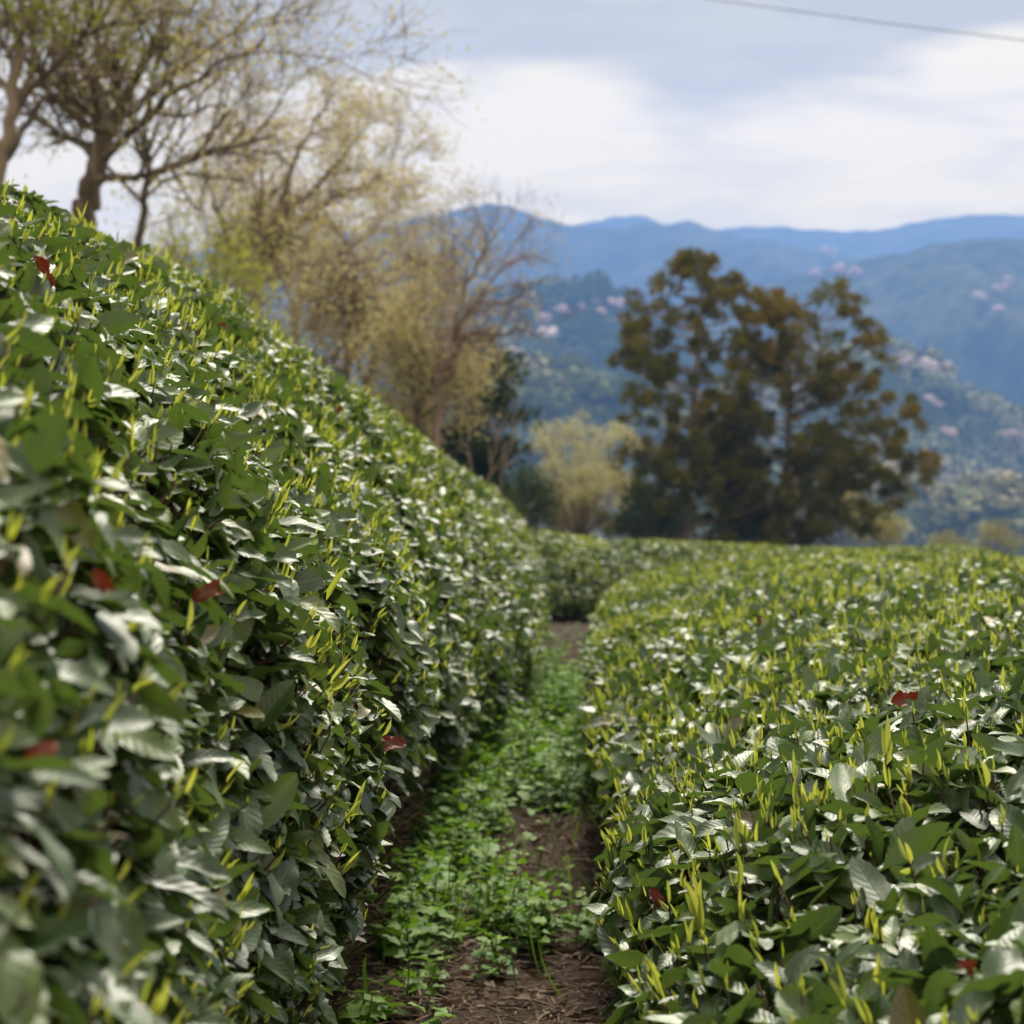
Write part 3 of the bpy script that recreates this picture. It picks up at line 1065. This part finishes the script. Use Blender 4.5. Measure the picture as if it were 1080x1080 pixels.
def reseed(k):
    global rng
    rng = np.random.default_rng(int(k) % 100003)


# ------------------------------------------------------------------ trees
def grow(M, tips, p, d, L, r, lvl, maxl, spread=.7, up=.10, nchild=(4, 6), shrink=.62):
    """one branch and, by recursion, its side branches; tips collects (point, direction) of fine twigs"""
    n = 4 if lvl < maxl else 3
    pts = [p]
    dd = np.array(d, float)
    for i in range(n):
        dd = dd + rng.normal(scale=.24, size=3) + np.array([0, 0, up * .5])
        dd /= np.linalg.norm(dd)
        pts.append(pts[-1] + dd * L / n)
    pts = np.array(pts)
    rr = np.linspace(r, r * (.45 if lvl < maxl else .5), n + 1)
    M.tube(pts, rr, 6 if r > .03 else (4 if r > .008 else 3), (rng.random(), .5, .5, .5))
    if lvl >= maxl:
        for k in range(1, n + 1):
            tips.append((pts[k], dd))
        return
    branch_from(M, tips, pts, rr, L, lvl, maxl, spread, up, nchild, shrink)


def branch_from(M, tips, pts, rr, L, lvl, maxl, spread, up, nchild, shrink, lo=.25):
    for c in range(rng.integers(nchild[0], nchild[1] + 1)):
        f = lo + (1 - lo) * (c + rng.random()) / nchild[1] if c else 1.0
        f = min(f, 1.0)
        k = f * (len(pts) - 1)
        i = min(int(k), len(pts) - 2)
        q = pts[i] + (pts[i + 1] - pts[i]) * (k - i)
        r0 = rr[i] + (rr[i + 1] - rr[i]) * (k - i)
        ax = nrm(pts[i + 1] - pts[i])
        s = rand_unit(1)[0]
        s = nrm(s - ax * (s @ ax))
        an = rng.uniform(.45, 1.0) * spread if f < 1 else rng.uniform(0, .35)
        d = ax * math.cos(an) + s * math.sin(an) + np.array([0, 0, up])
        grow(M, tips, q, nrm(d), L * shrink * rng.uniform(.7, 1.2), max(r0 * rng.uniform(.5, .72), .0034), lvl + 1, maxl, spread, up, nchild, shrink)


def limb_pts(seq, D, jit=.016):
    out = []
    for s in seq:
        px, py = s[0], s[1]
        out.append(P(px, py, D + (s[2] if len(s) > 2 else 0)))
    out = np.array(out)
    # resample smoothly
    k = np.linspace(0, len(out) - 1, (len(out) - 1) * 4 + 1)
    q = np.stack([np.interp(k, np.arange(len(out)), out[:, j]) for j in range(3)], -1)
    return q + rng.normal(scale=jit, size=q.shape) * (np.arange(len(q)) > 0)[:, None]


def tree(name, label, D, base_px, limbs, leaf_m, bark_m, lvl0=1, maxl=4, buds=6, bud_size=.05, bud_spread=.10, up=.05, spread=.8,
         nchild=(4, 6), Lf=.55, shrink=.62, group=None, bud_keep=1.0, bud_green=.5):
    reseed(D * 1000 + base_px * 7 + 5)
    b = P(base_px, 480, D)
    gz = float(ground_z(b[0], b[1]))
    e = empty(name, (b[0], b[1], gz - .05))
    tag(e, label, 'tree', group)
    M, tips = Mesh(), []
    for i, (seq, r0, r1) in enumerate(limbs):
        pts = limb_pts(seq, D)
        if i == 0:
            pts = np.vstack([[[b[0], b[1], gz - .1]], pts])
        rr = np.linspace(r0, r1, len(pts))
        M.tube(pts, rr, 8, (rng.random(), .5, .5, .5))
        Ltot = np.linalg.norm(np.diff(pts, axis=0), axis=1).sum()
        nc = (int(nchild[0] * 1.6 + Ltot), int(nchild[1] * 1.6 + Ltot))
        branch_from(M, tips, pts, rr, min(Ltot, 3.0) * Lf / shrink, lvl0, maxl, spread, up, nc, shrink, lo=.35 if i == 0 else .15)
    M.build('trunk', bark_m, e)
    if leaf_m and buds:
        tp = np.array([a for a, _ in tips])
        td = np.array([c for _, c in tips])
        kp = rng.random(len(tp)) < bud_keep * (.35 + 1.3 * (vnoise(tp[:, 0] * 1.3 + 50, tp[:, 2] * 1.3 + tp[:, 1] * .7) + .5))
        tp, td = tp[kp], td[kp]
        tp = np.repeat(tp, buds, 0) + rng.normal(scale=bud_spread, size=(len(tp) * buds, 3))
        td = np.repeat(td, buds, 0)
        n = len(tp)
        L = bud_size * rng.uniform(.6, 1.4, n)
        dd = td * .6 + rand_unit(n)
        C = Mesh()
        leaves(C, tp, dd, rand_unit(n), L, L * .6, .2, .5, 0, 2, 2, rnd=np.clip(rng.normal(bud_green, .22, n), 0, 1), shape=(.5, .5))
        C.build('crown', leaf_m, e)
    return e


M_bark = bark_mat('grey_bark', (.09, .066, .052), (.26, .195, .15), 12)
M_bark2 = bark_mat('pale_bark', (.12, .09, .075), (.28, .21, .175), 12)
M_barkp = bark_mat('purple_bark', (.14, .09, .09), (.28, .19, .185), 12)
M_bud = leaf_mat('spring_bud', [(0, (.34, .25, .14)), (.5, (.48, .40, .20)), (1, (.56, .51, .24))], (.46, .39, .19), rough=.8, transl=.35, tcol=(.6, .52, .25), veins=False, spec=.1)
M_bud2 = leaf_mat('brown_bud', [(0, (.24, .16, .09)), (.5, (.38, .29, .15)), (1, (.48, .41, .20))], (.36, .28, .14), rough=.8, transl=.3, tcol=(.5, .4, .2), veins=False, spec=.1)
M_green = leaf_mat('spring_leaf', [(0, (.16, .17, .03)), (.5, (.27, .28, .05)), (1, (.36, .36, .08))], (.25, .26, .06), rough=.8, transl=.4, tcol=(.45, .48, .06), veins=False, spec=.1)

# big tree left: trunk, limbs sweeping to the right
tree('bare_tree', 'large spreading tree with a thick trunk and sparse yellow buds, upper left', 20, 88, [
    ([(88, 235), (92, 205), (104, 165), (112, 140)], .135, .085),
    ([(108, 150, 0), (112, 120, .3), (98, 92, .6), (106, 55, .8), (92, 10, 1), (85, -40, 1)], .055, .016),
    ([(112, 140, 0), (135, 100, -.4), (158, 60, -.8), (172, 20, -1), (190, -40, -1.2)], .06, .016),
    ([(115, 135, 0), (150, 108, .5), (190, 72, 1.0), (235, 40, 1.2), (275, 5, 1.5)], .055, .013),
    ([(108, 165, 0), (140, 140, -.6), (175, 105, -1.2), (225, 70, -1.6), (282, 40, -2)], .05, .011),
    ([(98, 190, 0), (135, 185, -.5), (160, 182, -.8), (200, 168, -1.4), (240, 155, -1.8), (290, 140, -2.2)], .045, .010)],
    M_bud, M_bark, maxl=4, buds=4, bud_size=.04, bud_keep=.32, spread=.75, nchild=(3, 3), Lf=.40, bud_green=.55)
tree('bare_tree', 'slim young tree forked from the ground beside the large spreading tree', 21, 146, [
    ([(146, 250), (152, 220), (156, 185), (156, 150)], .045, .028),
    ([(156, 190, 0), (176, 178, .4), (215, 158, .6), (250, 165, .9), (300, 160, 1)], .028, .008),
    ([(156, 150, 0), (150, 120, -.3), (175, 85, -.6), (190, 50, -.8)], .026, .008)],
    M_bud, M_bark, maxl=3, buds=3, bud_keep=.3, spread=.8, nchild=(4, 5), Lf=.5)
tree('leafing_tree', 'tree with fresh yellow green leaves cut by the left picture edge', 18, -12, [
    ([(-12, 230), (-2, 180), (12, 140), (14, 100), (22, 40), (26, -30)], .085, .03),
    ([(0, 175, 0), (30, 128, .4), (55, 92, .7), (78, 55, 1), (98, 20, 1.2)], .036, .012),
    ([(8, 60, 0), (30, 25, -.3), (50, -10, -.6)], .03, .012),
    ([(-30, 120, 0), (-5, 60, .5), (10, 20, .5)], .03, .012)],
    M_green, M_bark, maxl=4, buds=5, bud_size=.05, bud_keep=.4, spread=.8, nchild=(3, 3), Lf=.45, bud_green=.5)
tree('bare_tree', 'rounded tree with pale yellow buds between the big tree and the mountain', 28, 268, [
    ([(268, 345), (268, 310), (272, 270), (290, 235)], .12, .075),
    ([(272, 270, 0), (320, 235, .5), (352, 208, .9), (385, 195, 1.2), (420, 175, 1.4)], .05, .012),
    ([(282, 250, 0), (300, 200, -.4), (315, 160, -.7), (326, 140, -1), (338, 118, -1.1)], .05, .012),
    ([(290, 235, 0), (336, 195, .5), (362, 165, .9), (382, 140, 1.2)], .045, .012),
    ([(268, 290, 0), (240, 250, -.8), (225, 215, -1.2), (215, 170, -1.5)], .04, .012),
    ([(270, 300, 0), (310, 280, -1), (360, 270, -1.6), (400, 240, -2)], .04, .012),
    ([(285, 240, 0), (265, 195, 1), (262, 160, 1.4), (268, 135, 1.6)], .04, .012)],
    M_bud, M_bark, maxl=4, buds=4, bud_size=.05, bud_keep=.42, spread=.9, nchild=(3, 3), Lf=.23, bud_spread=.13)
tree('leafing_tree', 'bushy light brown tree with two dark stems behind the left hedge crest', 33, 368, [
    ([(362, 450), (364, 400), (370, 360), (376, 320)], .10, .05),
    ([(388, 450, 0), (389, 400, 0), (402, 350, .4), (412, 300, .7)], .09, .03),
    ([(372, 340, 0), (340, 315, -.6), (318, 295, -1)], .04, .012),
    ([(378, 325, 0), (405, 290, .6), (440, 265, 1)], .04, .012),
    ([(395, 370, 0), (425, 340, -.6), (455, 305, -1.2), (480, 280, -1.5)], .04, .010),
    ([(366, 395, 0), (345, 385, -1), (322, 365, -1.5)], .035, .010),
    ([(390, 395, 0), (420, 395, -1), (448, 385, -1.5), (470, 365, -1.6)], .035, .010),
    ([(390, 415, 0), (412, 425, -.8), (430, 420, -1.2)], .03, .010)],
    M_bud2, M_bark, maxl=4, buds=4, bud_size=.055, bud_keep=.34, spread=1.0, nchild=(3, 4), Lf=.36, bud_spread=.17, bud_green=.6)
tree('leafing_tree', 'yellowish bushy tree low behind the left hedge, right of the brown one', 30, 438, [
    ([(438, 500), (440, 465), (442, 430), (446, 385)], .07, .03),
    ([(442, 425, 0), (424, 400, -.5), (412, 375, -.8)], .03, .010),
    ([(444, 415, 0), (462, 375, .5), (475, 340, .8), (488, 305, 1)], .03, .009),
    ([(446, 440, 0), (468, 420, -.5), (482, 400, -.8)], .03, .009),
    ([(446, 390, 0), (450, 340, .3), (446, 300, .5)], .03, .009)],
    M_bud, M_bark, maxl=4, buds=4, bud_size=.055, bud_keep=.34, spread=1.0, nchild=(3, 4), Lf=.36, bud_spread=.15, bud_green=.62)
tree('leafing_tree', 'sparse beige tree low between the rounded tree and the two dark stems', 36, 312, [
    ([(312, 430), (314, 380), (310, 345), (316, 300)], .07, .03),
    ([(312, 370, 0), (290, 345, -.5), (272, 325, -.8)], .03, .010),
    ([(312, 360, 0), (335, 335, .5), (350, 310, .8)], .03, .009),
    ([(314, 390, 0), (340, 385, .5), (352, 372, .6)], .03, .009)],
    M_bud2, M_bark, maxl=4, buds=4, bud_size=.055, bud_keep=.30, spread=1.0, nchild=(3, 3), Lf=.42, bud_spread=.15, bud_green=.5)
tree('leafing_tree', 'thin olive budded tree low behind the left hedge near the slim forked tree', 34, 236, [
    ([(236, 370), (238, 330), (240, 290)], .06, .025),
    ([(238, 330, 0), (215, 295, -.5), (200, 265, -.8)], .03, .010),
    ([(238, 320, 0), (262, 295, .5), (275, 270, .8)], .03, .009)],
    M_bud, M_bark, maxl=4, buds=4, bud_size=.05, bud_keep=.30, spread=1.0, nchild=(3, 3), Lf=.45, bud_spread=.15, bud_green=.5)
tree('leafing_tree', 'small fresh green shrubby tree glowing low behind the left hedge', 24, 205, [
    ([(205, 370), (206, 330), (210, 305)], .045, .02),
    ([(208, 322, 0), (196, 300, .3), (186, 285, .4)], .02, .008),
    ([(208, 318, 0), (226, 298, -.3), (242, 285, -.4)], .02, .008)],
    M_green, M_bark, maxl=3, buds=4, bud_size=.055, bud_keep=.7, spread=.95, nchild=(4, 5), Lf=.42, bud_spread=.12)
tree('bare_tree', 'leafless purplish tree reaching out in front of the mountain, right of the bushy trees', 29, 458, [
    ([(458, 490), (462, 440), (468, 395), (480, 355)], .05, .030),
    ([(478, 358, 0), (500, 352, -.3), (528, 354, -.5), (545, 346, -.6), (562, 354, -.7), (580, 348, -.8)], .028, .009),
    ([(472, 375, 0), (495, 330, .4), (520, 296, .7), (540, 275, .9), (560, 264, 1)], .026, .008),
    ([(478, 355, 0), (492, 300, -.4), (506, 275, -.8), (520, 252, -1), (530, 238, -1.1)], .026, .008),
    ([(470, 370, 0), (480, 310, .8), (476, 280, 1.2), (482, 258, 1.4)], .024, .007),
    ([(505, 318, 0), (535, 320, -.4), (558, 302, -.6), (580, 292, -.8)], .028, .009),
    ([(530, 278, 0), (552, 272, .3), (575, 275, .4)], .02, .008)],
    None, M_barkp, maxl=3, buds=0, spread=.85, nchild=(4, 5), Lf=.27)
tree('bare_tree', 'pair of pale bare stems leaning beside the dark evergreen', 34, 515, [
    ([(512, 560), (515, 515), (520, 480), (526, 455)], .04, .018),
    ([(521, 560, 0), (530, 500, 0), (540, 455, .1), (546, 415, .2)], .04, .012),
    ([(497, 530, 0), (496, 490, 0), (494, 460, .1)], .028, .012)],
    None, M_bark2, maxl=2, buds=0, spread=.7, nchild=(2, 3), Lf=.22)


def tufts(M, centres, radii, n, rnd, L=.16, up=.35):
    """conifer foliage: dense sprays of short shoots round each centre"""
    K = len(centres)
    off = rand_unit(K * n).reshape(K, n, 3) * (rng.random((K, n, 1)) ** .45)
    p = centres[:, None] + off * radii[:, None, None] * np.array([1, 1, .9])
    d = off + rng.normal(scale=.35, size=off.shape) + np.array([0, 0, up])
    ll = L * rng.uniform(.6, 1.3, K * n)
    rr = np.clip(np.repeat(rnd, n) + rng.normal(scale=.10, size=K * n), 0, 1)
    leaves(M, p.reshape(-1, 3), d.reshape(-1, 3), rand_unit(K * n), ll, ll * .34, .3, .5, 0, 2, 2, rnd=rr, shape=(.45, .5))


def conifer(label, D, base, top, outline, leaf_m, seed_levels=30, tuft_r=.26, n=70, bronze=.4, name='cedar_tree', per=(5, 8), group=None):
    """outline: (py, left px, right px) of the crown"""
    reseed(D * 1000 + base[0] * 3 + 1)
    b = P(base[0], base[1], D)
    gz = float(ground_z(b[0], b[1]))
    tp = P(top[0], top[1], D)
    e = empty(name, (b[0], b[1], gz - .05))
    tag(e, label, 'tree', group)
    T = Mesh()
    zs = np.linspace(0, 1, 12)[:, None]
    ax = np.array([b[0], b[1], gz - .1]) + (tp - np.array([b[0], b[1], gz - .1])) * zs
    ax[1:-1] += rng.normal(scale=.03, size=(10, 3))
    T.tube(ax, np.linspace(.17, .025, 12), 8)
    ys = np.array([o[0] for o in outline], float)
    lp = np.array([o[1] for o in outline], float)
    rp = np.array([o[2] for o in outline], float)
    cs, rs, rn = [], [], []
    mpp = D / FPX
    for py in np.linspace(top[1] + 6, base[1] - 10, seed_levels):
        f = (base[1] - py) / (base[1] - top[1])
        cx = base[0] + (top[0] - base[0]) * f
        c0 = P(cx, py, D)
        lw = (cx - np.interp(py, ys, lp)) * mpp
        rw = (np.interp(py, ys, rp) - cx) * mpp
        for k in range(rng.integers(*per)):
            an = rng.uniform(0, 2 * np.pi)
            reach = (rw if math.cos(an) > 0 else lw) * abs(math.cos(an)) + .5 * (lw + rw) * abs(math.sin(an))
            reach *= rng.uniform(.72, 1.05)
            if reach < .05:
                reach = .05
            rise = rng.uniform(-.05, .28) * reach
            end = c0 + np.array([math.cos(an) * reach, math.sin(an) * reach, rise])
            st = c0 - np.array([0, 0, .22 * reach])
            mid = (st + end) / 2 + np.array([0, 0, -.05 * reach])
            T.tube([st, mid, end], [.028, .018, .007], 4)
            m = max(1, int(reach / .30))
            for j in range(m):
                g_ = 1 - j / m * .75
                pt = st + (end - st) * g_ + rng.normal(scale=.08, size=3)
                if rng.random() < .85 if j == 0 else rng.random() < .16 + .22 * (f < .4):
                    cs.append(pt)
                    rs.append(tuft_r * rng.uniform(.6, 1.4))
                    rn.append(np.clip(bronze + .28 * (j == 0) * rng.random() + .25 * (f - .5) + rng.normal(scale=.15), 0, 1))
    C = Mesh()
    tufts(C, np.array(cs), np.array(rs), n, np.array(rn))
    C.build('crown', leaf_m, e)
    T.build('trunk', M_bark, e)
    return e


M_cedar = leaf_mat('cedar_spray', [(0, (.040, .052, .004)), (.35, (.10, .10, .005)), (.65, (.18, .13, .006)), (1, (.22, .085, .012))],
                   (.09, .085, .008), rough=.75, transl=.2, tcol=(.26, .19, .01), veins=False, spec=.2)
M_pine = leaf_mat('evergreen_spray', [(0, (.016, .032, .014)), (.5, (.030, .052, .018)), (1, (.075, .09, .03))],
                  (.035, .05, .02), rough=.7, transl=.15, tcol=(.08, .12, .03), veins=False, spec=.2)
M_blos = leaf_mat('pale_blossom', [(0, (.16, .135, .055)), (.5, (.34, .31, .15)), (1, (.60, .56, .37))], (.34, .31, .18), rough=.8, transl=.3, tcol=(.6, .55, .25), veins=False, spec=.1)
M_shrub = leaf_mat('yellow_shrub', [(0, (.10, .09, .02)), (.5, (.24, .19, .045)), (1, (.36, .30, .08))], (.22, .19, .06), rough=.8, transl=.3, tcol=(.4, .34, .06), veins=False, spec=.1)

conifer('taller pointed olive cedar with open clumped branches, left of the pair', 60, (720, 582), (742, 264), [
    (262, 732, 754), (280, 714, 768), (300, 700, 784), (320, 680, 786), (345, 664, 784), (380, 664, 782), (395, 657, 785), (430, 672, 785), (470, 662, 795),
    (500, 655, 815), (540, 650, 820), (580, 660, 820)], M_cedar, 34, .18, 105, .24, per=(5, 7))
conifer('rounder bronze tinted cedar with long low branches, right of the pair', 62, (824, 582), (838, 308), [
    (300, 818, 865), (314, 798, 885), (336, 800, 908), (362, 798, 922), (395, 785, 918), (420, 765, 915), (450, 760, 935), (462, 760, 965), (485, 760, 968),
    (500, 760, 940), (520, 765, 960), (545, 770, 950), (580, 775, 880)], M_cedar, 32, .185, 105, .36, per=(5, 8))
conifer('dark green evergreen behind the left hedge beside pale bare stems', 38, (482, 560), (492, 362), [
    (362, 476, 505), (385, 458, 525), (410, 448, 530), (440, 444, 532), (458, 450, 565), (475, 452, 545), (500, 455, 520), (560, 455, 520)], M_pine, 24, .20, 60, .3, 'evergreen_tree')


def bush(name, label, D, px, py, wpx, hpx, mat, nb=16, n=120, leaf=.10, tone=.5, group=None, cat='shrub', spread=.33):
    """a leafy shrub: stems fanning from the base into clumps of leaves"""
    reseed(D * 1000 + px * 3 + py)
    c = P(px, py, D)
    mpp = D / FPX
    gz = float(ground_z(c[0], c[1]))
    e = empty(name, (c[0], c[1], gz - .05))
    tag(e, label, cat, group)
    rx, rz = wpx * mpp / 2, hpx * mpp / 2
    q = rand_unit(nb) * (rng.random((nb, 1)) ** .4)
    cs = c + q * np.array([rx, rx, rz]) * .85
    T = Mesh()
    root = np.array([c[0], c[1], gz - .1])
    for k in cs:
        mid = root + (k - root) * .5 + np.array([0, 0, .15 * rz]) + rng.normal(scale=.04, size=3)
        fork = root + (c - np.array([0, 0, rz]) - root) * .6
        T.tube([root, fork, mid, k], [.022 * rx, .016 * rx, .011 * rx, .005 * rx], 5, (rng.random(), .5, .5, .5))
    T.build('trunk' if cat == 'tree' else 'stems', M_bark, e)
    C = Mesh()
    rs = np.full(nb, min(rx, rz) * spread * 1.25) * rng.uniform(.7, 1.3, nb)
    tufts(C, cs, rs, n, np.clip(rng.normal(tone, .12, nb), 0, 1), leaf, .1)
    C.build('crown', mat, e)
    return e


bush('blossom_tree', 'pale cream blossoming tree topping the thicket left of the cedars', 52, 618, 464, 140, 60, M_blos, 44, 70, .09, .75, cat='tree', spread=.22)
bush('blossom_tree', 'lower cream and brown flowering tree in front of the pale one', 46, 612, 514, 120, 84, M_blos, 70, 80, .08, .42, cat='tree', spread=.20)
bush('evergreen_shrub', 'dark green shrub filling the gap left of the cream flowering tree', 42, 556, 520, 80, 80, M_pine, 26, 150, .10, .55, spread=.42)
bush('evergreen_shrub', 'dull olive shrub below the pale cream blossom beside the dark green shrub', 48, 588, 532, 70, 60, M_shrub, 30, 110, .09, .12, spread=.30)
bush('evergreen_shrub', 'olive shrub low at the far end of the left hedge', 40, 528, 548, 60, 60, M_pine, 18, 150, .10, .8, spread=.42)
bush('evergreen_shrub', 'dark undergrowth bush at the foot of the taller cedar', 58, 690, 545, 80, 75, M_pine, 26, 120, .12, .35, spread=.42)
bush('evergreen_shrub', 'dark green bush between the trunks of the two cedars', 66, 775, 540, 100, 95, M_pine, 30, 130, .13, .55, spread=.42)
bush('yellow_shrub', 'yellow leaved shrub showing between the low branches right of the cedars', 78, 925, 558, 55, 50, M_shrub, 16, 110, .14, .55, spread=.45)
bush('yellow_shrub', 'yellow leaved shrub glimpsed behind the bronze tinted cedar', 84, 880, 525, 90, 65, M_shrub, 20, 90, .15, .6, spread=.42)
bush('yellow_shrub', 'small blurred yellow tree top beyond the right hedge near the picture edge', 130, 1050, 566, 60, 45, M_shrub, 14, 80, .22, .45, spread=.42)
bush('yellow_shrub', 'smaller brownish tree top beyond the right hedge, left of the yellow one', 140, 1005, 572, 60, 36, M_shrub, 14, 70, .22, .25, spread=.42)

# ------------------------------------------------------------------ overhead cable
m, t = new_mat('cable')
pos = t.n('ShaderNodeTexCoord').outputs['Object']
pr = t.n('ShaderNodeBsdfPrincipled', {'Base Color': t.mix(t.noise(pos, 3, 2), (.03, .035, .045), (.06, .065, .08)), 'Roughness': .6})
t.n('ShaderNodeOutputMaterial', {0: pr.outputs[0]})
a, b = P(420, -52, 34), P(1800, 118, 24)
k = np.linspace(0, 1, 80)[:, None]
pts = a + (b - a) * k - np.array([0, 0, .5]) * (4 * k * (1 - k)) * .35
c = Mesh()
c.tube(pts, .0075, 8)
o = c.build('overhead_cable', m, origin=pts[40])
tag(o, 'thin dark overhead cable slanting across the top right of the sky', 'cable')
